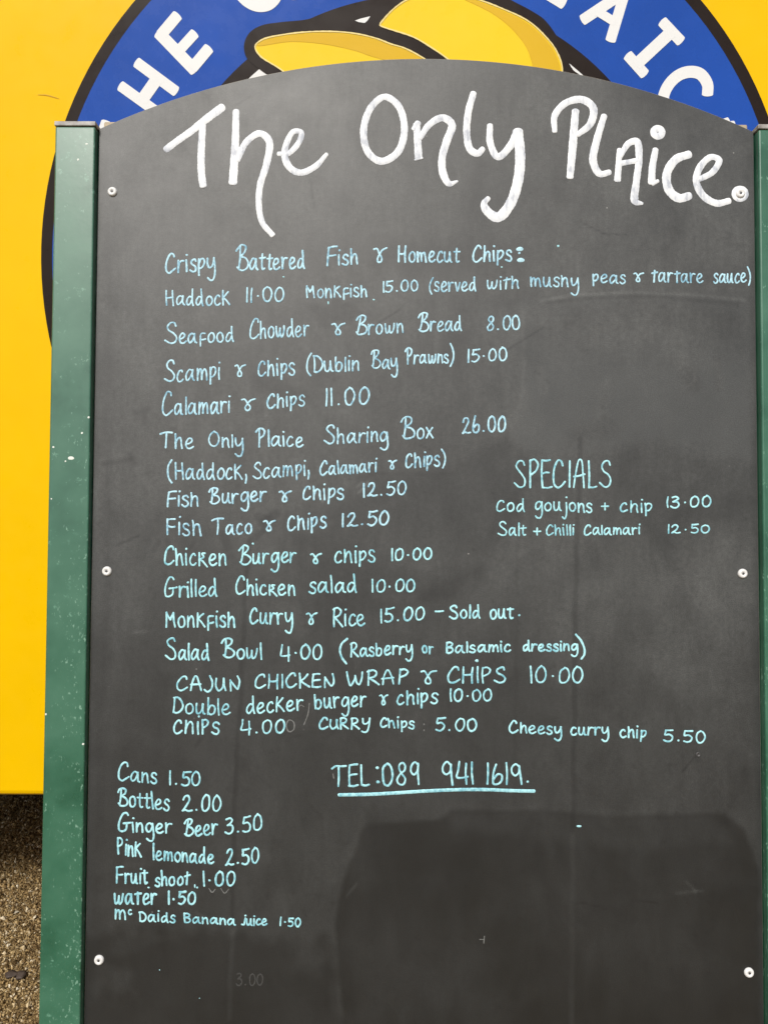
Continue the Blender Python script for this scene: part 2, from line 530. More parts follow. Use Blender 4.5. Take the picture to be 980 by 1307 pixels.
lobe1 = [(326, 60), (334, 52), (365, 44.6), (408, 41), (449, 43), (479.6, 49.7), (500, 57.4), (515.5, 62), (538.5, 74), (570, 96), (600, 130), (560, 175), (470, 180), (400, 130), (362, 92), (331.6, 71.4)]
lobe2 = [(484.7, 33), (490, 25), (505, 10), (523, -1), (560, -9), (605, -1), (643, 13), (673.7, 28), (694, 46), (709.4, 66), (717, 92), (700, 150), (640, 150), (590, 92), (569, 74.5), (554, 64), (528, 48.5), (490, 35.7)]
l1 = poly('yellow_lobe', smooth_px(lobe1), 6, M_yel, em)
l2 = poly('yellow_lobe', smooth_px(lobe2), 6, M_yel, em)
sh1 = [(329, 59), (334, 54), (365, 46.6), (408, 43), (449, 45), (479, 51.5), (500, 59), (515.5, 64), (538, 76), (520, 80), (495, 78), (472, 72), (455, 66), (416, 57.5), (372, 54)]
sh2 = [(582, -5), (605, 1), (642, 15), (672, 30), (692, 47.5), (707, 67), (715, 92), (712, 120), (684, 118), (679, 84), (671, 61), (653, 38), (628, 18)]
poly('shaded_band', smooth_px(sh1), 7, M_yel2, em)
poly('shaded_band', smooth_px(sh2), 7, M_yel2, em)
poly('highlight', [van(*p) for p in ((453, 27), (460, 24.5), (472.5, 21.5), (469, 27), (465.5, 30), (458, 29))], 6, M_letter, em)
ink = Ink()
for lb in (lobe1, lobe2):
    P = [(*van(*p), 1.6 * MV) for p in lb + [lb[0]]]
    ink.stroke(P, .004, 0, .0024, wob=.2, flat=True)
io = ink.build('lobe_outline', M_cream, em, smooth=False)
io.matrix_local = Matrix(((1, 0, 0, 0), (0, 0, -1, VAN_Y), (0, 1, 0, 0), (0, 0, 0, 1)))

def letter(name, strokes, px_space=True):
    k = Ink()
    for j, (w, pts) in enumerate(strokes):
        P = [((*van(*p), w * MV) if px_space else (*p, w * MV)) for p in pts]
        k.stroke(P, .004, 0, .0010 + j * .00006, wob=0, flat=True, round_end=.32)
    o = k.build(name, M_letter, em, smooth=False)
    o.matrix_local = Matrix(((1, 0, 0, 0), (0, 0, -1, VAN_Y), (0, 1, 0, 0), (0, 0, 0, 1)))
    return o
letter('letter', [(15, [(137.5, 157), (119, 211)]), (15, [(133, 184), (178, 203)])])                                   # T
letter('letter', [(12.5, [(175, 80), (225, 117)]), (12.5, [(154.5, 110), (206, 147)]), (14, [(201, 101), (182, 128)])])   # H
letter('letter', [(14, [(203, 42.2), (249, 90)]), (13, [(206, 45), (227, 20)]), (12, [(228, 66), (249, 43)]), (13, [(246, 87), (267, 62)])])  # E
def radial(deg):      # unit vectors of a letter standing on the ring at this angle (clockwise from the top)
    a = math.radians(deg)
    return (math.sin(a), math.cos(a)), (math.cos(a), -math.sin(a))
def arc_letter(deg, strokes, r0=.470, h=.095, w=15):
    o_, r_ = radial(deg)
    S = []
    for pts in strokes:
        S.append((w, [(EC[0] + o_[0] * (r0 + h * y) + r_[0] * h * x, EC[1] + o_[1] * (r0 + h * y) + r_[1] * h * x) for x, y in pts]))
    letter('letter', S, False)
letter('letter', [(15, [(327 + 25 * math.cos(a) * .87 + 33 * math.sin(a) * .5 , -24 + 33 * math.sin(a) * .87 - 25 * math.cos(a) * .5) for a in [i * math.pi / 6 for i in range(13)]])])  # O
arc_letter(-20, [[(-.35, 0), (-.35, 1)], [(-.35, 1), (.35, 0)], [(.35, 0), (.35, 1)]])       # N
arc_letter(-11.5, [[(-.3, 1), (-.3, 0)], [(-.3, 0), (.3, 0)]])                                    # L
arc_letter(-3, [[(-.35, 1), (0, .45)], [(.35, 1), (0, .45)], [(0, .45), (0, 0)]])               # Y
arc_letter(15, [[(-.3, 1), (-.3, 0)], [(-.3, 1), (.15, 1), (.35, .75), (.15, .48), (-.3, .48)]])  # P
letter('letter', [(14, [(719, 4.5), (692, -12)]), (14, [(692, -12), (726, -62)])])            # L
letter('letter', [(12.5, [(743, 26), (800, -12)]), (12.5, [(778.5, 52), (797, -10)]), (10, [(762, 15), (783, 28)])])   # A
letter('letter', [(12.5, [(844.5, 28), (868, 53)]), (12.5, [(800.5, 71), (822, 95)]), (14, [(856, 41), (812, 82)])])   # I
letter('letter', [(13.5, [(902, 121), (902, 108), (893, 95), (880, 92), (866, 96), (853, 108), (846, 124), (848, 142), (858, 152)])])  # C
letter('letter', [(14, [(929, 157.5), (872, 177)]), (13, [(930, 158), (942, 194)]), (12, [(900, 168), (911, 198)]), (13, [(873, 178), (885, 214)])])  # E
for pts in (((49, 121, .5), (60, 121.5, 1.1), (76, 126, .5)),):
    ink = Ink()
    ink.stroke([(*van(x, y), w * MV) for x, y, w in pts], .004, 0, .0006, flat=True)
    so = ink.build('scuff', M_scr, None, smooth=False)
    so.parent = VAN
    so.matrix_local = Matrix.Translation(-VAN.location) @ Matrix(((1, 0, 0, 0), (0, 0, -1, VAN_Y), (0, 1, 0, 0), (0, 0, 0, 1)))

# ------------------------------------------------------------------ the menu board
# local axes: x to the right, y up the board, z out of its face
BOARD = empty('menu_board')
BOARD.matrix_world = Matrix(((1, BV.x, BN.x, BO.x), (0, BV.y, BN.y, BO.y), (0, BV.z, BN.z, BO.z), (0, 0, 0, 1)))
tag(BOARD, 'tall arched blackboard menu with green posts and handwritten chalk prices', 'menu board')
UL, UR, VBOT, VFOOT = -.2698, .3466, -.86, -.972
ARC_C, ARC_TOP = .0385, .4293
sag = ARC_TOP - .3603
ARC_R = ((.3085) ** 2 + sag ** 2) / (2 * sag)
def arc_v(u): return ARC_TOP - (ARC_R - np.sqrt(ARC_R ** 2 - (u - ARC_C) ** 2))

# front sheet: a fine grid under the arch that carries the board's tone map
NU, NV = 420, 700
uu = np.linspace(UL, UR, NU)
tv = np.linspace(0, 1, NV)
U = np.repeat(uu[None], NV, 0)
V = VBOT + (arc_v(U) - VBOT) * tv[:, None]
# --- board tones, in photo-pixel-like units on the board plane for convenience
cx, cy = [], []
A0 = np.array(brd(127, 165)); 
PXU = (U / MM) + 490                       # rough pixel axes of the board itself
PXV = 653.5 - V / MM
# exact board-plane positions of marks come from brd()
def soft_poly(pts, soft, jag=2.0, seed=0):
    """1 inside the polygon, soft edge in mm, edge wandering by jag mm"""
    P = np.array([brd(*p) for p in pts]) * 1000
    r = np.random.default_rng(seed)
    x, y = U * 1000, V * 1000
    for _ in range(5):
        k = r.uniform(.02, .35, 2); ph = r.uniform(0, 6.28, 2); am = jag * r.uniform(.3, .7)
        x = x + am * np.sin(k[0] * V * 1000 + ph[0]); y = y + am * np.sin(k[1] * U * 1000 + ph[1])
    ins = np.zeros(U.shape, bool); dist = np.full(U.shape, 1e9)
    n = len(P)
    for i in range(n):
        (x0, y0), (x1, y1) = P[i], P[(i + 1) % n]
        cond = (y0 > y) != (y1 > y)
        with np.errstate(divide='ignore', invalid='ignore'):
            xi = (x1 - x0) * (y - y0) / (y1 - y0 if y1 != y0 else 1e-9) + x0
        ins ^= cond & (x < xi)
        dx, dy = x1 - x0, y1 - y0
        tq = np.clip(((x - x0) * dx + (y - y0) * dy) / (dx * dx + dy * dy + 1e-9), 0, 1)
        dist = np.minimum(dist, np.hypot(x - x0 - tq * dx, y - y0 - tq * dy))
    sd = np.where(ins, dist, -dist)
    return np.clip(sd / soft * .5 + .5, 0, 1)
def soft_line(pts, w, soft, seed=0):
    P = np.array([brd(*p) for p in pts]) * 1000
    x, y = U * 1000, V * 1000
    r = np.random.default_rng(seed)
    x = x + .5 * np.sin(y * .09 + r.uniform(0, 6)) + .3 * np.sin(y * .31 + r.uniform(0, 6))
    dist = np.full(U.shape, 1e9)
    for (x0, y0), (x1, y1) in zip(P, P[1:]):
        dx, dy = x1 - x0, y1 - y0
        tq = np.clip(((x - x0) * dx + (y - y0) * dy) / (dx * dx + dy * dy + 1e-9), 0, 1)
        dist = np.minimum(dist, np.hypot(x - x0 - tq * dx, y - y0 - tq * dy))
    return np.clip((w * .5 - dist) / soft + .5, 0, 1)
tone = np.ones(U.shape); hz = np.full(U.shape, .125); wet = np.zeros(U.shape)
# chalk residue plus painted sky sheen: paler up the board, darker towards the foot
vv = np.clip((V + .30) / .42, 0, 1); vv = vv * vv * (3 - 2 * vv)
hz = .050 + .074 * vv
def lay(mask, ton=1.0, haze_sheen=None, w=0.0):
    global tone, hz, wet
    tone = tone * (1 + (ton - 1) * mask)
    if haze_sheen is not None: hz = hz * (1 - mask) + haze_sheen * mask
    wet = wet * (1 - mask) + w * mask
lay(soft_poly([(640, 392), (700, 380), (800, 374), (900, 379), (962, 382), (962, 590), (900, 585), (840, 566), (760, 575), (690, 600), (655, 560)], 6, 1.2, 1), 1.0, .168, 1.0)
lay(soft_poly([(668, 384), (800, 376), (962, 383), (962, 450), (668, 450)], 26, 1, 92), .90)
lay(soft_poly([(640, 585), (760, 578), (840, 570), (960, 590), (960, 660), (640, 660)], 14, 3, 93), .93)
lay(soft_poly([(600, 395), (668, 392), (668, 520), (655, 540), (640, 470), (600, 440)], 6, 2, 2), 1.10)
lay(soft_poly([(478, 312), (668, 305), (672, 345), (560, 352), (478, 345)], 10, 3, 3), .90, .10)
lay(soft_poly([(394, 393), (420, 386), (450, 385), (461, 398), (452, 410), (424, 418), (404, 410)], 2.5, 1.5, 4), .80)
lay(soft_poly([(432, 640), (448, 612), (480, 603), (560, 605), (640, 560), (690, 580), (660, 660), (600, 760), (430, 800), (388, 800), (384, 690), (420, 672)], 5, 3, 5), .87)
lay(soft_poly([(100, 812), (170, 808), (320, 805), (384, 806), (384, 690), (440, 690), (700, 830), (960, 900), (980, 1320), (90, 1320)], 12, 4, 6), .90)
lay(soft_poly([(462, 1060), (470, 1052), (560, 1046), (575, 1034), (700, 1034), (780, 1042), (905, 1038), (925, 1040), (950, 1060), (968, 1110), (970, 1320), (440, 1320), (428, 1180), (436, 1130), (452, 1090)], 2.2, .35, 7), .76, .030, .6)  # darker, smoother patch across the lower board
lay(soft_poly([(572, 1036), (700, 1035), (840, 1043), (910, 1036), (935, 1075), (800, 1085), (690, 1070), (580, 1058)], 5, .6, 17), 1.12)
lay(soft_poly([(100, 1192), (200, 1186), (300, 1190), (360, 1200), (420, 1196), (436, 1320), (90, 1320)], 6, 3.5, 8), .80, .032, .3)
lay(soft_poly([(372, 1210), (400, 1200), (420, 1222), (410, 1240), (378, 1232)], 8, 3, 9), 1.22)
lay(soft_line([(741, 560), (735, 700), (733, 860), (731, 1060)], 4.6, 1.6, 1), .80)
lay(soft_line([(731, 1060), (729, 1320)], 4.4, 2.2, 1), 1.16)
lay(soft_line([(318, 690), (313, 760), (308, 880), (300, 1000), (297, 1180)], 4.0, 1.8, 2), .80)
lay(soft_line([(297, 1190), (292, 1300)], 4.0, 2, 2), 1.18)
lay(soft_line([(660, 640), (657, 1030)], 3.0, 2.5, 3), .93)
lay(soft_line([(140, 290), (138, 700), (120, 1180)], 9, 9, 4), .88)
lay(soft_line([(962, 180), (976, 1310)], 9, 9, 5), .84)
for i, (x0, y0, x1, y1, w) in enumerate([(196, 702, 203, 690, 4.5), (214, 690, 219, 700, 5), (242, 700, 248, 690, 4), (286, 682, 292, 698, 8), (318, 692, 336, 678, 6), (336, 668, 352, 655, 9),
        (330, 660, 345, 664, 8), (172, 527, 190, 522, 5), (186, 530, 184, 540, 4.5), (132, 592, 168, 586, 4.5), (166, 580, 172, 592, 5), (250, 952, 254, 944, 3.5),
        (216, 213, 222, 216, 3), (232, 182, 236, 190, 5)]):
    lay(soft_line([(x0, y0), (x1, y1)], w, 2, 20 + i), .83)
for i, (x0, y0, x1, y1) in enumerate([(484, 412, 512, 394), (645, 448, 694, 418), (150, 696, 178, 684), (300, 135, 320, 124), (740, 283, 770, 298), (770, 298, 800, 300), (740, 1152, 772, 1160), (805, 1150, 838, 1152), (870, 985, 888, 965), (395, 230, 402, 265), (535, 568, 548, 574)]):
    lay(soft_line([(x0, y0), (x1, y1)], 1.2, 1.3, 40 + i), .66)
for i, (x0, y0, x1, y1) in enumerate([(170, 807, 186, 806), (454, 622, 462, 616), (457, 629, 470, 615), (400, 626, 412, 640), (455, 1128, 442, 1144), (875, 1125, 888, 1138), (862, 1140, 896, 1137), (250, 1165, 260, 1170)]):
    lay(soft_line([(x0, y0), (x1, y1)], 1.6, 2.2, 60 + i), 1.5)
# crisp rims where a damp cloth stopped, and tide marks
lay(soft_line([(690, 384), (730, 377), (800, 373), (880, 376), (950, 383)], 2.6, 2.2, 70), 1.24)
lay(soft_line([(700, 386), (760, 380), (830, 378), (940, 388)], 3.0, 3, 71), .84)
lay(soft_poly([(480, 440), (600, 430), (640, 480), (640, 590), (560, 600), (470, 560)], 16, 5, 90), .92)
lay(soft_poly([(668, 360), (960, 362), (960, 376), (800, 370), (690, 380)], 5, 1, 91), 1.08)
lay(soft_line([(667, 400), (668, 470), (664, 520)], 2.0, 3, 72), 1.12)
lay(soft_poly([(636, 470), (652, 468), (650, 500), (644, 520)], 3, 2, 73), 1.12)
lay(soft_line([(446, 612), (480, 604), (540, 606), (580, 604)], 2.0, 2, 74), .88)
lay(soft_line([(384, 690), (385, 760), (388, 800)], 2.0, 2.5, 75), .90)
lay(soft_poly([(500, 130), (700, 120), (720, 300), (560, 300)], 30, 6, 76), .93)
lay(soft_poly([(130, 180), (230, 300), (190, 420), (132, 420)], 18, 6, 77), 1.09)
lay(soft_poly([(700, 720), (960, 700), (968, 1020), (740, 1020)], 22, 5, 78), 1.10)
lay(soft_poly([(740, 760), (790, 760), (800, 930), (745, 930)], 10, 4, 79), .92)
lay(soft_poly([(560, 690), (650, 700), (680, 760), (600, 800)], 14, 5, 80), 1.08)
lay(soft_poly([(150, 900), (230, 880), (220, 1010), (140, 1010)], 14, 5, 81), .90)
lay(soft_poly([(120, 1230), (165, 1238), (170, 1262), (118, 1270)], 5, 4, 82), 1.22)
lay(soft_poly([(440, 1200), (620, 1180), (640, 1300), (450, 1310)], 22, 6, 83), 1.10)
lay(soft_poly([(640, 1100), (900, 1090), (920, 1250), (660, 1260)], 30, 6, 84), 1.10)
for i, (x0, y0, x1, y1) in enumerate([(415, 524, 440, 527), (503, 720, 548, 722), (482, 762, 528, 764), (500, 800, 520, 806), (300, 440, 330, 432), (440, 1000, 470, 1026), (318, 915, 336, 918), (520, 634, 480, 650), (470, 620, 440, 640), (238, 1006, 250, 1009), (150, 1140, 250, 1136), (160, 1105, 200, 1101), (160, 1190, 230, 1200), (690, 470, 694, 500)]):
    lay(soft_line([(x0, y0), (x1, y1)], 5, 7, 130 + i), 1.13)
for i in range(60):      # fine hairline scratches left by cloths and fingernails
    px0, py0 = np.random.default_rng(900 + i).uniform((140, 110), (950, 1290))
    an = np.random.default_rng(300 + i).uniform(0, 3.14)
    ln = 8 + 26 * ((i * 37) % 17) / 17
    lay(soft_line([(px0, py0), (px0 + math.cos(an) * ln, py0 + math.sin(an) * ln)], .9, 1.6, 200 + i), 1.14 if i % 3 else .84)
# cloudy finger wipes
r_ = np.random.default_rng(5)
for i in range(80):
    px0, py0 = r_.uniform(140, 950), r_.uniform(110, 1290)
    an = r_.uniform(-.6, .6) + (math.pi / 2 if i % 3 else 0)
    ln = r_.uniform(20, 90)
    lay(soft_line([(px0, py0), (px0 + math.cos(an) * ln, py0 + math.sin(an) * ln)], r_.uniform(5, 24), r_.uniform(5, 16), 100 + i), r_.uniform(.84, 1.14))
tone = tone ** 1.9
wear_sheen = np.stack([np.clip(tone / 2.2, 0, 1) * 2.2, hz, wet, np.ones_like(hz)], 2)
verts = np.stack([U, V, np.zeros_like(U)], 2).reshape(-1, 3)
idx = np.arange(NU * NV).reshape(NV, NU)
Fq = np.stack([idx[:-1, :-1], idx[:-1, 1:], idx[1:, 1:], idx[1:, :-1]], 2).reshape(-1, 4)
# rim and back
loop = np.concatenate([idx[0, :], idx[1:, -1], idx[-1, -2::-1], idx[-2:0:-1, 0]])
L0 = verts[loop]
n0 = len(verts)
ctr = np.array([.038, -.2, 0])
bev = L0.copy(); bev[:, 2] = -.0009
dirn = L0 - ctr; dirn /= np.linalg.norm(dirn, axis=1)[:, None]
bev[:, :2] += dirn[:, :2] * .0007
bk = bev.copy(); bk[:, 2] = -.0115
verts2 = np.vstack([verts, bev, bk])
m_ = len(loop)
ar = np.arange(m_); nx = (ar + 1) % m_
Fr = np.vstack([np.stack([loop[ar], n0 + ar, n0 + nx, loop[nx]], 1), np.stack([n0 + ar, n0 + m_ + ar, n0 + m_ + nx, n0 + nx], 1)])
faces = [tuple(int(q) for q in f) for f in np.vstack([Fq, Fr])] + [tuple(int(q) for q in (n0 + m_ + ar[::-1]))]
me = bpy.data.meshes.new('panel')
me.from_pydata(verts2.tolist(), [], faces)
att = me.attributes.new('wear_sheen', 'FLOAT_COLOR', 'POINT')
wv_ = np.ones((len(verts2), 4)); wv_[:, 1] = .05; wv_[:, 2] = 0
wv_[:n0] = wear_sheen.reshape(-1, 4)
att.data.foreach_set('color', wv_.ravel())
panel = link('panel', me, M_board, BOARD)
me.materials.append(M_bedge)
mi = np.zeros(len(faces), int); mi[len(Fq):len(Fq) + m_] = 1
me.polygons.foreach_set('material_index', mi)
me.update()

# posts
def post(u0, u1, flip):
    bm = bmesh.new()
    add_box(bm, u0, u1, VFOOT, .3590, -.036, .0072, .0016, 3)
    bmesh.ops.subdivide_edges(bm, edges=[e for e in bm.edges if abs((e.verts[0].co - e.verts[1].co).y) > .5], cuts=160)
    o = bm_obj('post', bm, M_post, BOARD)
    at = o.data.attributes.new('edge', 'FLOAT', 'POINT')
    vals = []
    for v in o.data.vertices:
        inner = 1.0 - min(1, abs(v.co.x - (u1 if flip else u0)) / .03)
        vals.append(inner * min(1, max(0, (.12 - v.co.y) / .25)) + .15)
    at.data.foreach_set('value', vals)
    bm = bmesh.new()
    add_box(bm, u0 - .0006, u1 + .0006, .3594, .3638, -.0368, .0080, .0007, 2)
    bm_obj('cap', bm, M_cap, o)
    return o
post(-.3085, -.2712, True)
post(.3480, .3856, False)
bm = bmesh.new()
add_box(bm, -.2708, .3476, .325, .3750, -.034, -.0130, .001, 1)
bm_obj('rail', bm, M_wood, BOARD)
bm = bmesh.new()
add_box(bm, -.2708, .3476, -.83, -.79, -.034, -.0130, .001, 1)
rail = bm_obj('rail', bm, M_wood, BOARD)
# rear legs of the A frame, hinged behind the posts and splayed back towards the van
for u0, u1 in ((-.3060, -.2730), (.3500, .3836)):
    bm = bmesh.new()
    add_box(bm, u0, u1, -1.29, -.03, -.015, .015, .0015, 2)
    rl = bm_obj('rear_leg', bm, M_post, BOARD)
    rl.location = (0, .345, -.056)
    rl.rotation_euler = (math.radians(18.2), 0, 0)
    at = rl.data.attributes.new('edge', 'FLOAT', 'POINT')
bm = bmesh.new()
add_box(bm, -.2728, .3498, -1.05, -1.01, -.012, .012, .001, 1)
cr = bm_obj('rear_rail', bm, M_wood, BOARD)
cr.location = (0, .345, -.056); cr.rotation_euler = (math.radians(18.2), 0, 0)

# screws with white cup caps
for i, (x, y) in enumerate([(144, 245), (943.8, 247.3), (137, 729), (947, 732), (127, 1225), (955, 1241)]):
    u, v = brd(x, y)
    s = 1.0 if i != 1 else 1.0
    bm = bmesh.new()
    mt = Matrix.Translation((u, v, 0))
    R = 6.1 * MM
    lathe(bm, [(R, 0), (R * .97, .0010), (R * .82, .0019), (R * .55, .0023), (R * .42, .0018), (R * .24, .0017), (R * .2, .0010), (0, .0008)], 28, mt)
    sc = bm_obj('screw', bm, M_screw, BOARD, smooth=True)
    bm = bmesh.new()
    lathe(bm, [(R * .26, .0019), (R * .16, .00205), (0, .00205)], 10, mt)
    bm_obj('recess', bm, M_hole, sc)
# nail hole / stray pin at lower right
u, v = brd(890.5, 963)
bm = bmesh.new()
lathe(bm, [(3.0 * MM, 0), (2.9 * MM, .0006), (2.0 * MM, .0007), (1.6 * MM, .0003), (0, .0003)], 16, Matrix.Translation((u, v, 0)))
bm_obj('nail_head', bm, M_hole, BOARD, smooth=True)

# ------------------------------------------------------------------ the writing
def P(*a): return list(a)
LC = {
 'a': (.95, [[(.72,.84),(.42,1.0),(.12,.72),(.04,.3),(.2,.02),(.45,.2),(.68,.62),(.74,.95)], [(.74,.95),(.74,.4),(.8,.1),(.95,.0)]]),
 'b': (.76, [[(.06,2),(.07,1),(.08,.03)], [(.08,.45),(.3,.9),(.6,.85),(.72,.5),(.6,.12),(.35,-.02),(.08,.12)]]),
 'c': (.68, [[(.58,.86),(.48,1.0),(.28,.94),(.07,.6),(.05,.25),(.22,.0),(.46,.03),(.64,.18)]]),
 'd': (.84, [[(.66,.78),(.42,.92),(.14,.66),(.05,.28),(.2,.02),(.42,.14),(.66,.6)], [(.66,2),(.67,1),(.7,.3),(.82,-.02)]]),
 'e': (.76, [[(.06,.42),(.36,.5),(.62,.72),(.56,.96),(.34,1.0),(.1,.68),(.05,.3),(.22,.02),(.48,.02),(.76,.2)]]),
 'f': (.70, [[(.16,-.28),(.14,.5),(.18,.92),(.36,1.06),(.66,1.02)], [(.15,.36),(.4,.36),(.7,.42)]]),
 'g': (.80, [[(.72,.8),(.46,1.0),(.14,.76),(.06,.36),(.22,.08),(.5,.24),(.72,.7),(.74,.95)], [(.74,.95),(.78,.2),(.76,-.45),(.56,-.85),(.3,-.86),(.06,-.66)]]),
 'h': (.74, [[(.05,2),(.07,1),(.07,0)], [(.07,.4),(.26,.86),(.46,.98),(.6,.78),(.62,.4),(.68,0)]]),
 'i': (.16, [[(.06,1),(.07,.5),(.09,0)], ['dot',(.12,1.44)]]),
 'j': (.42, [[(.34,1),(.38,.2),(.34,-.55),(.18,-.85),(-.06,-.66)], ['dot',(.34,1.6)]]),
 'k': (.78, [[(.07,1.7),(.06,.8),(.06,0)], [(.66,1.5),(.36,1.0),(.1,.72)], [(.1,.72),(.4,.5),(.8,.0)]]),
 'K': (.80, [[(.06,1.12),(.06,.5),(.07,-.04)], [(.62,1.08),(.3,1.02),(.5,.72),(.12,.5)], [(.12,.5),(.4,.34),(.86,-.12)]]),
 'l': (.14, [[(.05,2),(.06,1),(.1,0)]]),
 'm': (1.1, [[(.05,1),(.06,.5),(.06,0)], [(.06,.4),(.22,.86),(.38,.96),(.48,.7),(.5,.05)], [(.5,.4),(.66,.84),(.84,.94),(.96,.7),(1.04,0)]]),
 'n': (.72, [[(.05,1),(.06,.5),(.06,0)], [(.06,.4),(.26,.86),(.46,.96),(.6,.74),(.64,.3),(.68,0)]]),
 'o': (.76, [[(.4,1),(.16,.84),(.05,.45),(.2,.06),(.42,.0),(.66,.2),(.72,.6),(.58,.92),(.4,1)]]),
 'p': (.66, [[(.05,1.0),(.07,.4),(.07,-.38)], [(.07,.66),(.26,.98),(.5,1.0),(.62,.74),(.5,.4),(.28,.2),(.08,.22)]]),
 'r': (.62, [[(.05,1),(.07,.5),(.07,0)], [(.07,.4),(.2,.78),(.38,.96),(.62,.92)]]),
 's': (.60, [[(.56,.86),(.42,1.02),(.18,.96),(.08,.76),(.2,.58),(.46,.44),(.58,.22),(.46,.0),(.22,-.02),(.0,.12)]]),
 't': (.62, [[(.3,1.6),(.28,.8),(.28,.2),(.38,.0),(.58,.08)], [(0,.98),(.3,1.0),(.66,1.06)]]),
 'T': (.62, [[(.32,1.55),(.3,.8),(.26,.0)], [(0,.92),(.3,1.0),(.68,1.12)]]),
 'u': (.84, [[(.05,1),(.04,.45),(.14,.06),(.34,.04),(.56,.4),(.64,1)], [(.64,1),(.66,.35),(.72,.06),(.84,0)]]),
 'v': (.66, [[(.03,1),(.16,.5),(.3,.02),(.46,.5),(.62,1)]]),
 'w': (1.06, [[(.03,1),(.06,.4),(.16,.04),(.32,.1),(.48,.5),(.52,.8)], [(.52,.8),(.52,.3),(.64,.02),(.84,.18),(.98,.6),(1.02,1.0)]]),
 'x': (.66, [[(.05,1),(.3,.55),(.66,0)], [(.66,.95),(.3,.5),(.0,0)]]),
 'y': (.80, [[(.05,1),(.07,.5),(.22,.2),(.46,.3),(.66,.66),(.72,1.0)], [(.72,1.0),(.78,.2),(.74,-.45),(.52,-.86),(.28,-.86),(.04,-.64)]]),
}
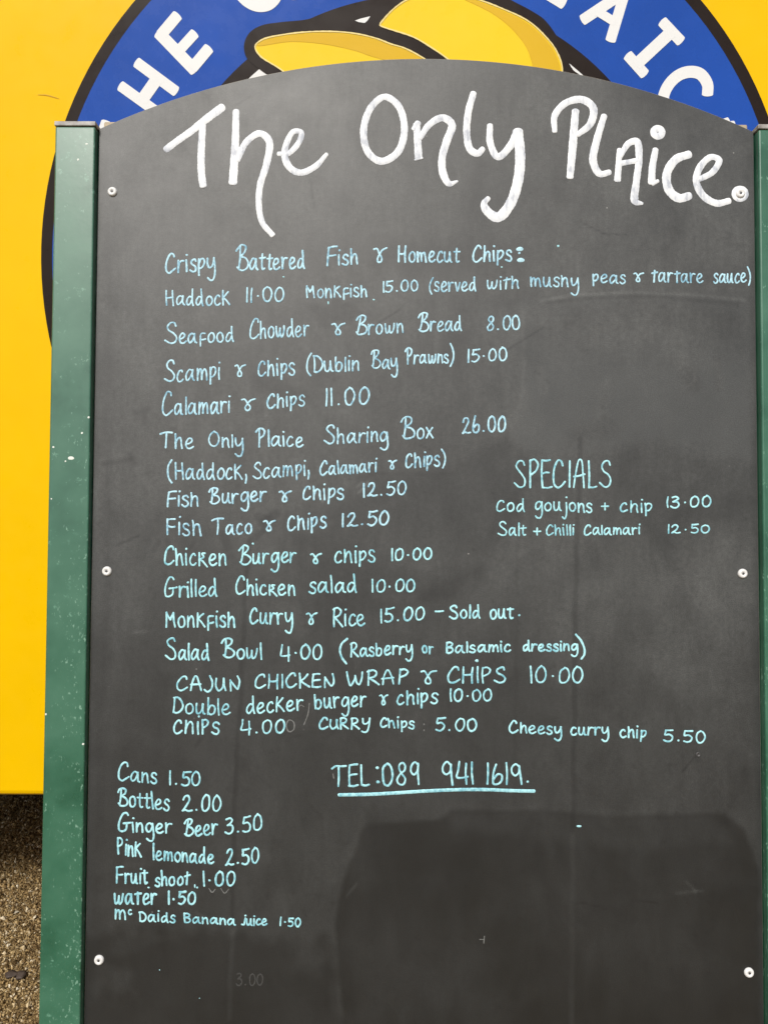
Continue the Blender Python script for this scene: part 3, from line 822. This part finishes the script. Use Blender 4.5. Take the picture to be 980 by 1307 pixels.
UC = {
 'A': (.62, [[(.04,0),(.12,.55),(.28,.98),(.38,.98),(.5,.5),(.58,0)], [(.02,.4),(.3,.42),(.58,.45)]]),
 'B': (.64, [[(.0,.76),(.1,.92),(.3,1.0),(.5,.93),(.48,.74),(.24,.54)], [(.24,.54),(.5,.46),(.64,.28),(.58,.1),(.38,.0),(.2,.02),(.06,.14)], [(.22,.92),(.2,.5),(.14,.14)]]),
 'b': (.58, [[(.05,1),(.06,.5),(.08,.02)], [(.05,.98),(.3,1.0),(.48,.86),(.4,.64),(.12,.54)], [(.12,.54),(.42,.48),(.56,.28),(.46,.06),(.2,-.02),(.08,.02)]]),
 'C': (.60, [[(.55,.82),(.5,.96),(.36,1.0),(.16,.8),(.03,.42),(.07,.1),(.22,.0),(.4,.06),(.6,.22)]]),
 'D': (.62, [[(.06,.97),(.06,.5),(.04,.03)], [(.0,.98),(.26,1.0),(.52,.78),(.6,.44),(.48,.14),(.24,.0),(.04,.03)]]),
 'E': (.50, [[(.08,.96),(.05,.5),(.05,.02)], [(.08,.96),(.3,.98),(.5,1.0)], [(.06,.5),(.25,.52),(.44,.56)], [(.05,.02),(.3,.0),(.52,.04)]]),
 'F': (.54, [[(.08,.96),(.06,.5),(.05,0)], [(.06,.92),(.28,.98),(.56,1.0)], [(.06,.5),(.3,.5),(.52,.52)]]),
 'G': (.62, [[(.5,.86),(.42,.98),(.28,.96),(.1,.68),(.02,.3),(.1,.04),(.26,.0),(.42,.12),(.46,.4)], [(.28,.42),(.48,.44),(.64,.46)]]),
 'H': (.62, [[(.05,1),(.06,.5),(.05,0)], [(.54,.98),(.53,.5),(.56,-.02)], [(.05,.5),(.3,.5),(.54,.54)]]),
 'I': (.10, [[(.03,1),(.05,.5),(.06,0)]]),
 'J': (.46, [[(.3,.94),(.42,.6),(.4,.16),(.26,-.08),(.12,-.1),(.02,.04)]]),
 'Q': (.50, [[(.5,1),(.42,.5),(.3,.05),(.0,.08)], ['dot',(.5,1.35)]]),
 'K': (.60, [[(.04,1),(.05,.5),(.05,0)], [(.5,.96),(.28,.68),(.06,.46)], [(.1,.5),(.3,.3),(.6,.06)]]),
 'L': (.46, [[(.06,1),(.06,.5),(.06,.03)], [(.06,.03),(.25,.01),(.46,.06)]]),
 'M': (.78, [[(.05,1),(.06,.5),(.07,0)], [(.05,.98),(.2,.7),(.34,.5)], [(.34,.5),(.48,.75),(.58,.96)], [(.58,.96),(.62,.5),(.72,.0)]]),
 'N': (.60, [[(.06,.72),(.07,.3),(.08,0)], [(.06,.72),(.25,.4),(.44,.1),(.54,.3),(.56,.7),(.46,1.0)]]),
 'O': (.70, [[(.34,1),(.12,.8),(.02,.42),(.14,.08),(.34,.0),(.56,.16),(.66,.54),(.54,.88),(.34,1)]]),
 'P': (.54, [[(.0,.8),(.12,.96),(.32,1.0),(.5,.86),(.44,.62),(.2,.44)], [(.18,.92),(.17,.5),(.16,0)]]),
 'p': (.50, [[(.06,.98),(.06,.5),(.07,0)], [(.06,.95),(.28,1.0),(.46,.84),(.38,.6),(.12,.46)]]),
 'R': (.58, [[(.06,.98),(.06,.5),(.06,0)], [(.0,.92),(.26,1.0),(.46,.84),(.38,.6),(.1,.46)], [(.1,.46),(.34,.24),(.58,0)]]),
 'S': (.60, [[(.54,.84),(.46,.98),(.28,.98),(.12,.82),(.2,.64),(.44,.48),(.58,.28),(.5,.06),(.3,.0),(.0,.16)]]),
 'T': (.74, [[(.0,.84),(.2,.94),(.45,.98),(.74,.97)], [(.36,.94),(.35,.5),(.33,0)]]),
 'U': (.62, [[(.06,.84),(.06,.3),(.2,.0),(.42,.2),(.5,.84)], [(.5,.84),(.52,.3),(.6,.02)]]),
 'W': (.84, [[(.04,.94),(.1,.4),(.2,.02),(.36,.4),(.44,.66)], [(.44,.66),(.5,.2),(.62,.08),(.74,.4),(.8,.92)]]),
 'Y': (.56, [[(.04,.9),(.1,.5),(.3,.44),(.5,.7)], [(.52,.94),(.5,.2),(.42,-.22),(.2,-.3),(.04,-.2)]]),
 '0': (.54, [[(.28,1),(.1,.82),(.03,.42),(.12,.06),(.28,.0),(.44,.16),(.51,.54),(.42,.9),(.28,1)]]),
 '1': (.10, [[(.05,1),(.05,.5),(.05,0)]]),
 '2': (.56, [[(.06,.76),(.16,.96),(.34,1.0),(.42,.8),(.3,.44),(.04,.04)], [(.04,.04),(.22,.1),(.36,.02),(.58,.06)]]),
 '3': (.50, [[(.06,.94),(.3,1.0),(.42,.86),(.3,.66),(.14,.54)], [(.14,.54),(.4,.5),(.48,.26),(.34,.02),(.16,.0),(.0,.12)]]),
 '4': (.56, [[(.14,1),(.1,.62),(.04,.26),(.26,.24),(.54,.3)], [(.5,.86),(.48,.3),(.46,-.12)]]),
 '④': (.56, [[(.14,1),(.1,.62),(.04,.30),(.26,.28),(.54,.34)], [(.46,.92),(.45,.5),(.46,.02)]]),
 '5': (.50, [[(.1,.96),(.08,.72),(.06,.56),(.3,.6),(.47,.38),(.4,.1),(.2,-.02),(.02,.06)], [(.1,.96),(.28,.96),(.5,1.0)]]),
 '6': (.48, [[(.16,1),(.08,.6),(.03,.26),(.12,.02),(.3,.0),(.46,.2),(.42,.44),(.26,.5),(.06,.28)]]),
 '8': (.50, [[(.44,.84),(.34,.98),(.16,.94),(.12,.74),(.3,.52),(.46,.26),(.34,.02),(.14,.02),(.04,.2),(.2,.46),(.42,.68),(.46,.86)]]),
 '9': (.46, [[(.42,.86),(.26,1.0),(.08,.84),(.06,.56),(.2,.42),(.36,.56),(.42,.88)], [(.42,.9),(.42,.5),(.46,0)]]),
 '.': (.34, [['dot',(.17,.07)]]),
 '·': (.34, [['dot',(.17,.42)]]),
 ',': (.16, [[(.08,.3),(.1,.1),(.06,-.22)]]),
 '&': (.9, [[(.0,.92),(.2,.98),(.42,.62),(.62,.26),(.56,.04),(.34,.02),(.26,.22),(.44,.6),(.66,.88),(.98,1.0)]]),
 '+': (.7, [[(.35,.9),(.35,.5),(.35,.1)], [(.0,.5),(.35,.5),(.7,.52)]]),
 '-': (.7, [[(.0,.0),(.35,-.01),(.7,.02)]]),
 '(': (.36, [[(.34,1.22),(.12,.9),(.03,.45),(.1,.05),(.3,-.2)]]),
 ')': (.36, [[(.02,1.22),(.2,.92),(.3,.5),(.22,.05),(.06,-.22)]]),
}
SMALLCAP = {'κ': 'K', 'τ': 'T'}
UCALT = {'β': 'b', 'ρ': 'p', 'ĵ': 'Q'}
def glyph(ch):
    if ch in SMALLCAP: return LC[SMALLCAP[ch]] + (False,)
    if ch in UCALT: return UC[UCALT[ch]] + (True,)
    if ch in LC and ch.islower(): return LC[ch] + (False,)
    return UC[ch] + (True,)
def write(ink, text, x0, x1, yb0, yb1, cap, xh=None, asc=None, w=3.1, ht=.00016):
    w = w * .75
    xh = xh or cap * .6; asc = asc or cap * .9
    gap = .25 * (xh if any(c.islower() for c in text) else cap * .62)
    x = 0.0; items = []
    for ch in text:
        wd, st_, up_ = glyph(ch)
        sx = cap if up_ else xh * 1.02
        if up_ and ch in '.·': sx = max(cap, 14) * .9
        items.append((ch, st_, up_, x, sx))
        x += wd * sx + gap
    tot = x - gap
    X0, X1 = x0 + w * .5, x1 - w * .5
    k = (X1 - X0) / max(tot, 1e-6) if len(text) > 1 or text in '&+-' else 1.0
    for ch, st_, up_, gx, sx in items:
        jx, jy = random.gauss(0, .25), random.gauss(0, .3)
        sl = random.gauss(0, .03)
        sc = 1 + random.gauss(0, .025)
        def mp(p, dot=False):
            if dot: yy = p[1] * (cap if up_ else xh)
            elif up_: yy = p[1] * cap
            else: yy = p[1] * xh if p[1] <= 1 else xh + (p[1] - 1) * (asc - xh)
            yy *= sc
            xx = X0 + (gx + p[0] * sx) * k + jx + yy * sl
            fr = (xx - x0) / max(x1 - x0, 1)
            return xx, yb0 + (yb1 - yb0) * fr - yy + jy - w * .15
        for s in st_:
            if s[0] == 'dot':
                c = mp(s[1], True)
                ink.blob(brd(*c), w * .62 * MM, w * .58 * MM, ht, .0001)
                continue
            pts = []
            wj = w * random.uniform(.92, 1.1)
            for p in s:
                q = mp((p[0] + random.gauss(0, .012), p[1] + random.gauss(0, .012)))
                pts.append((*brd(*q), wj * MM))
            ink.stroke(pts, .0008, ht, .0001)

B_ = M_blue; C_ = M_cyan
LINES = [
 ('menu_item', B_, 3.2, [('Crispy',210.5,276,349.5,344.5,25,15,24),('Battered',300,390,346,343,32,14,23),('Fish',415.5,458,339.5,337.5,23,13,19),('&',476,493,335,335,18),('Homecut',507,587,334.5,335,21,13,20),('Chips',602,653.5,334.5,333.5,20,13,20)]),
 ('menu_item', B_, 2.8, [('Haddock',211,294,390.5,389.5,18.5,12,20),('11·00',313.5,364,386.5,384.5,18),('Monkfish',390,469.5,380.5,379,15.5,11,15),('15.00',487,534.5,373.5,371.5,13.5),('(served',547,608,372.5,371.5,14,11.5,17),('wiτh',620.5,662.5,370,368.5,15,11,15),('mushy',676,739,366,366.5,14,11.5,13.5),('peas',755,798.5,361,362,14,10.5,14),('&',807.5,820,360,360,11),('τarτare',830.5,897,360,361.5,15,11.5,16),('sauce)',909,958.8,361.5,360.5,15.5,11.5,15)]),
 ('menu_item', B_, 2.9, [('Seafood',210.5,299,439,436.5,28,12.5,19.5),('Chowder',318,395,433,429,25,13.5,22),('&',423,440,427.5,427.5,14),('Brown',452,516,427.5,425,24,12,20),('Bread',532.5,590,424,422,24,12,19),('8.00',620,664.5,422,420.5,18)]),
 ('menu_item', B_, 2.9, [('Scampi',209,281.5,488,484.5,27,14.5,22),('&',299,313,480.5,480.5,14),('Chips',328.5,377.5,480.5,478.5,19,14.5,19),('(Dublin',390,459.5,476,473,20,13,18.5),('Bay',472.5,508.5,471,471,23,12,20),('Prawns)',516.5,581,465,463,20,11,18),('15·00',595.5,648,462.5,461,16)]),
 ('menu_item', B_, 3.0, [('Calamari',206.5,294.5,530.5,527,28,14,21.5),('&',308.5,326,525,525,14.5),('Chips',339.5,389.5,522,517.5,19,13,17.5),('11.00',414,472.5,519,515.5,21.5)]),
 ('menu_item', B_, 3.0, [('The',204,248,571.5,573,20.5,13,17),('Only',265.5,311.5,570.5,572,19.5,12,15.5),('Plaice',326,388,570,570,23,12.5,20),('Sharing',413,496,567,563.5,23,12.5,20),('Box',511,553.5,561,559,28,13,20),('26.00',588.5,646,554,550.5,20)]),
 ('menu_item', B_, 2.9, [('(Haddock,',213,316,612.5,611.5,20.5,13.5,20.5),('Scampi,',322,396,611.5,606.5,20,13,17),('Calamari',407,481.5,607,602,18,11,17),('&',495,506,599,599,10.5),('Chips)',517,570,597.5,594,16.5,12.5,17)]),
 ('menu_item', B_, 3.1, [('Fish',212,255.5,646.5,646.5,19.5,13,17),('Burger',266.5,340.5,644,639.5,21,12,18),('&',356,371.5,640,640,13),('Chips',386,440,638.5,637.5,16,13.5,16.5),('12.50',462.5,519.5,634.5,631,16.5)]),
 ('menu_item', B_, 3.1, [('Fish',212,258.5,682,685,19.5,14.5,18.5),('Taco',270,323,682.5,682,21,12.5,17),('&',336,351.5,678,678,12.5),('Chips',366,417.5,678,673,18,13.5,16.5),('12.50',435.5,498,672.5,669.5,17)]),
 ('menu_item', M_cyan, 3.1, [('Chicκen',209.5,290,721,722,23,14.5,21),('Burger',304,379,721,717.5,24,12.5,20),('&',396,410.5,719.5,719.5,12.5),('chips',426.5,479.5,718.5,717,15.5,14,16),('10·00',498,552.5,716,713.5,14.5)]),
 ('menu_item', M_cyan, 3.1, [('Grilled',209.5,278.5,762.5,761.5,25,13,22),('Chicκen',300,377.5,759,760,22,13,20),('salad',394,456.5,757.5,755.5,20,13,22),('10·00',473,531,756,754.5,16)]),
 ('menu_item', M_cyan, 3.1, [('Monkfish',210.5,301.5,801,800.5,19,14,19),('Curry',318,374.5,796.5,796.5,19.5,13.5,18),('&',390,404,797,797,14),('Rice',424,467,799.5,799,23.5,14,20),('15.00',484.5,542.5,795,791,17),('-',553.5,566,780.5,780,10),('Sold',572.5,613,789.5,789,17,10.5,16.5),('out',623.5,656,790,789.5,14,11.5,14),('.',659,663,786,786,14)]),
 ('menu_item', C_, 3.1, [('Salad',211,267.5,841.5,842.5,27,13,20.5),('Bowl',282.5,335.5,840,842,24.5,13,20.5),('4·00',357,413,842,841.5,19),('Rasberry',446,527.5,839,834.5,17,10.5,16),('or',538,553.5,834,834.5,10,9,10),('βalsamic',567.5,652.5,834,831.5,13,9,14),('dressing',666,738,831,831,13,8.5,13)]),
 ('menu_item', C_, 3.0, [('CAJUN',225,307.5,881.5,881.5,19),('CHICKEN',324.5,427,878.5,877.5,17.5),('WRAρ',442,521.5,875.5,873,18.5),('&',537,556.5,874,874,16.5),('CHIρS',570.5,645,871.8,871.5,19.5),('10·00',675.5,745.5,871.5,872,20)]),
 ('menu_item', C_, 3.0, [('Double',219.5,295,910,913,19,12.5,21),('decker',313.5,387.5,911.5,906,20,13,21.5),('burger',401,467.5,905,901.5,18,12.5,17.5),('&',483.5,495,899.5,899.5,12),('chips',505,559,899.5,897.5,16,12.5,17),('10·00',573.5,628.5,895.5,894.5,15)]),
 ('menu_item', C_, 3.0, [('Chiρs',221,281,936.5,937,17,15,16),('4.00',306.5,364.5,936,935.5,17),('CURRY',406,472.5,931,930.5,14),('Chips',484.5,529.5,928,931,11.5,9.5,12),('5.00',554,609.5,932.5,934,16),('Cheesy',649,717.5,935.5,937.5,15.5,9.5,13),('curry',727,777.5,938.5,938,12,9.5,12),('chip',789.5,825,940.5,943,11.5,10,13),('5.50',845.7,900,945.7,948.5,14.5)]),
 ('specials_heading', C_, 3.0, [('SρECIALS',655,780.5,622.5,623,34.5)]),
 ('specials_item', C_, 2.8, [('Cod',632.5,670,652.5,653,14.5,10.5,16),('goujons',681.7,756,651.5,654,14,11,14),('+',766.5,777.5,652,652,11),('chip',789.5,833.5,653,654.5,12,11,14),('13·00',849,908,648.5,647,13.5)]),
 ('specials_item', C_, 2.6, [('Salt',634,671.5,684,683.5,18,9.5,15),('+',679.5,690,684,684,11),('Chilli',695.5,733,683,683,13,9,12.5),('Calamari',744,817,683,682,12.5,8.5,11.5),('12·50',850.3,905.5,681,680,10.5)]),
 ('phone_line', C_, 3.3, [('TEL',422.3,472.5,1004,1003.5,27),('089',486.5,535.5,1003,1001,28),('9④1',562,605.5,1001,1001,28),('1619',619,666.5,1001,1001,26.5),('.',669.5,674,999,999,16)]),
 ('drink_item', C_, 3.0, [('Cans',150,201,996,1000.5,24,12.5,20),('1.50',215.5,257.5,1002,1003,18)]),
 ('drink_item', C_, 3.0, [('Bottles',149,217,1028,1034.5,24,13,22),('2.00',232,283.5,1036,1035,20)]),
 ('drink_item', C_, 3.1, [('Ginger',149.5,221,1061.5,1064,24,12,18),('Beer',234,279,1068,1065,21.5,13,20),('3.50',286.5,336,1065,1059,20)]),
 ('drink_item', C_, 3.1, [('ρink',149.5,181.5,1090,1094,19.5,13,19),('lemonade',194.5,274,1097.5,1103,20,11.5,20),('2.50',287,332,1105,1102,19.5)]),
 ('drink_item', C_, 3.1, [('Fruit',147.7,189.5,1127,1128,21,12.5,17),('shooτ',197.5,243,1131.5,1129.5,17,11,19),('1·00',258.5,301.5,1131.5,1130.5,18)]),
 ('drink_item', C_, 3.5, [('waτer',145.5,201.5,1154,1154.5,15,13,16),('1·50',213.5,251.5,1155,1153.5,16)]),
 ('drink_item', C_, 2.8, [('m',146,162.5,1173.5,1174,12.5,12.5),('c',163.5,170,1168,1168,6.5,6),('Daids',178,224.5,1175.5,1177.5,11.5,8.5,12),('βanana',234,301.5,1177.3,1181,11,7.5,11),('ĵuice',307.5,342,1181,1181,9,8,9),('1·50',356.5,385,1181.5,1183,10.5)]),
]
PLAIN = {'κ': 'k', 'τ': 't', 'β': 'B', 'ρ': 'p', 'ĵ': 'J'}
COLOUR = {'specials_heading': 'cyan capitals', 'phone_line': 'underlined cyan line'}
for name, mat, w, words in LINES:
    txt = ' '.join(''.join(PLAIN.get(c, c) for c in wd[0]) for wd in words)
    # a line holds one or more items: a run of words and the price that follows it
    items, cur, cash, last = [], [], [], None
    for wd in words:
        money = wd[0][0].isdigit() and name != 'phone_line'
        if last is not None and name != 'phone_line' and ((cash and not money) or (not money and wd[1] - last > 26)):
            items.append((cur, cash)); cur, cash = [], []
        (cash if money else cur).append(wd)
        last = wd[2]
    items.append((cur, cash))
    for k, (cur, cash) in enumerate(items):
        ink = Ink()
        for wd in cur: write(ink, *wd, w=w)
        if txt.startswith('Crispy') and k == len(items) - 1:
            for (x, y, rx, ry) in ((663, 318, 4.4, 3.0), (662.5, 323.2, 1.6, 1.4), (664.3, 332, 4.6, 3.0)):
                ink.blob(brd(x, y), rx * MM, ry * MM, .0003, .0001)
        if txt.startswith('Salad') and k == len(items) - 1:
            for pts in ([(443, 815.5), (436, 822), (434, 831), (436.5, 839.5), (442, 847)], [(734.5, 810), (741, 817.5), (745.5, 829), (745, 836), (741.5, 841)]):
                ink.stroke([(*brd(*p), 2.7 * MM) for p in pts], .0008, .0002, .0001)
        if txt.startswith('CAJUN') and k == 0: ink.blob(brd(608.3, 843.3), 2.1 * MM, 1.9 * MM, .0003, .0001)
        if name == 'phone_line':
            ink.stroke([(*brd(*p), 4.2 * MM) for p in ((433, 1014.5), (470, 1013.8), (500, 1012.3), (545, 1009.5), (590, 1007.8), (620, 1007.8), (650, 1009), (681, 1009.7))], .001, .0003, .0001, wob=.06)
            ink.blob(brd(481.4, 980), 2.0 * MM, 1.9 * MM, .0003, .0001)
            ink.blob(brd(482.4, 998), 2.2 * MM, 2.0 * MM, .0003, .0001)
        o = ink.build(name, mat, BOARD)
        if cash:
            pink = Ink()
            for wd in cash: write(pink, *wd, w=w)
            pink.build('price', mat, o)
        if name == 'specials_heading': o['label'] = 'tall thin cyan capitals heading the specials'
        if name == 'phone_line': o['label'] = 'underlined cyan telephone number'

M_ghost2, t, b = material('faint_chalk_ghost', (.043, .0434, .041), .8)
gi = Ink()
write(gi, '3.00', 301, 337, 1258, 1258, 15, w=2.4, ht=.00006)
gi.build('rubbed_mark', M_ghost2, BOARD)
# big white heading, traced stroke by stroke
HEAD = [
 [(212,191,9),(228,179,9),(245,167,9.5),(265,151,10.5),(284,137,11)],
 [(259,160,8.5),(257,200,9.5),(257.5,222,9.5),(259.5,237,9.5)],
 [(301.5,142,8.5),(300.5,185,10),(297.5,233,11)],
 [(303,204,8),(315,181,8.5),(332,170.5,9),(343.5,180,9.5),(340.5,209,9),(332.5,235,8.5),(330.5,260,8),(335,284,7.5),(348,300,7)],
 [(355.5,196.5,6),(368,196,7),(382,181,7.5),(384.5,169,7),(375,168,7),(366,183,8),(363.5,200,9),(371,215,9),(384,220.5,8.5),(402.5,212.5,8),(417,197,5)],
 [(489,124,8.5),(473,138,9),(464,167,9),(469.5,194,9),(486,206,9.5),(507,195,9.5),(516,167,9),(510,138,9),(498,126,9),(489,124,8.5)],
 [(528,165,7),(533.5,157,8)], [(531.5,159,9),(533,182,9.5),(534,201,10)], [(529.5,204.3,3),(539,202,2.5)],
 [(536,176,7),(548,159,8.5),(565,150.5,9.5),(576.5,159,10),(570,180,10),(564,202,9.5),(565.5,222,10),(573,234.5,8),(583.5,231.5,3)],
 [(604,119,8),(597.5,143,9),(595.5,172,9),(600,191,9.5),(609.5,196,9),(616,190,7)],
 [(625,160,7.5),(625.5,183,9),(635,200.5,9),(650,187.5,9.5),(660,168,10)],
 [(660.5,168,13),(663.5,200,13),(660.5,232,13),(650,262,13),(635,277.5,13),(621,269,11),(617.5,260,8.5),(623,253,6)],
 [(707.5,168,6.5),(707.5,148,8.5),(722,131.5,9),(743,127.5,10),(756.5,138,10),(753,158,9.5),(737,172,7)],
 [(734,142,9.5),(730.5,186,10.5),(727,226,9)],
 [(770.5,148,8),(761,179.6,9.5),(756.5,206,10),(765,222,9),(777.5,220,7)],
 [(790,191,6.5),(789,210,8),(787.5,230,8.5)],
 [(791,200,6),(802,183,8.5),(812,181,9.5),(815,201,9),(811.6,231.6,9),(810,257,9.5),(819,260,4)],
 [(793,208.5,7),(813,205,7)],
 [(836,191,8),(832,214,9),(831,233,9.5)], [(832,235,5),(839,231,5)],
 [(879,197,10),(862,203.5,11),(850.5,222,11),(853.5,243,11.5),(866,253,11.5),(879.5,250,10)],
 [(892,229,7),(909,219.5,8),(917,204.5,8.5),(907,200.5,8),(893,213,9),(888,231.5,9),(897,250,9.5),(914,259.5,9),(930,256.5,8)],
]
ink = Ink()
for s in HEAD:
    ink.stroke([(*brd(x, y), w * MM) for x, y, w in s], .0009, .00045, .0001, wob=.05, round_end=.7)
for cxx, cyy, r0, w in ((839, 169, 5.2, 9.0), (943.8, 247.5, 7.6, 6.2)):
    ink.stroke([(*brd(cxx + r0 * math.cos(a) * 1.03, cyy + r0 * .96 * math.sin(a)), w * MM) for a in [i * math.pi / 6 for i in range(13)]], .0007, .0004, .0001, wob=.05)
head = ink.build('heading', M_white, BOARD)
head['label'] = 'large white heading in thick paint pen'
# rubbed and stray chalk marks
for pts, w in (([(365.5, 926), (369, 919), (375, 922), (375, 931), (369, 934), (365.5, 926)], 1.4), ([(395, 898), (393, 912), (388, 925)], 1.2), ([(381, 903), (384, 900), (388, 902)], 1.0),
               ([(541, 924), (541, 924.6)], 1.8), ([(541, 932), (541, 932.6)], 1.8), ([(425, 988), (426, 993)], 1.2), ([(267, 1134), (271, 1139), (275, 1135)], 1.2), ([(282, 1134), (287, 1140), (292, 1135)], 1.0),
               ([(612, 1199), (617, 1199)], 1.0), ([(618, 1195), (617, 1204)], 1.0)):
    ink = Ink()
    ink.stroke([(*brd(*p), w * MM) for p in pts], .0008, .00012, .00005, wob=.3)
    ink.build('rubbed_mark', M_ghost, BOARD)
for x, y, rx, ry in ((738.5, 1054.5, 3.4, 1.2), (362, 353.5, 1.2, 1.0), (477, 382.5, 1.4, 1.0), (419, 386.5, .9, 2.2), (640, 341, 1.3, .9), (712, 314, 1.4, 1.6), (323, 694, 1.5, 1.3), (260, 1117, .9, .8), (204, 1238, .6, .8), (255, 1274, .7, .5), (252, 1132.8, 1.3, 1.2), (190, 1132.8, 1.4, 1.1), (249, 1131, 1.0, 2.4)):
    ink = Ink()
    ink.blob(brd(x, y), rx * MM, ry * MM, .00025, .0001)
    ink.build('chalk_speck', M_cyan, BOARD)
# paint chips knocked out of the left post, with the bare light undercoat showing
M_chipw, t, b = material('pale_undercoat', (.72, .76, .70), .6)
lp = [o for o in BOARD.children if o.name.startswith('post')][0]
for x, y, rx, ry in ((91, 585, 4.2, 2.0), (105, 553, 1.3, 1.3), (113.5, 533, 1.4, 1.3), (68.5, 571, 1.3, 1.2), (66, 637, .8, 1.0), (100, 204, 1.2, 1.4), (111, 184, 1.6, 1.0), (84, 589, 1, 1), (106.5, 950, 1.5, 1.2), (59, 912, 1.0, 1.4)):
    u, v = brd(x, y)
    ink = Ink()
    ink.blob((u * .9897, v * .9897, 0), rx * MM, ry * MM, .0001, .00722)
    ink.build('paint_chip', M_chipw, lp)
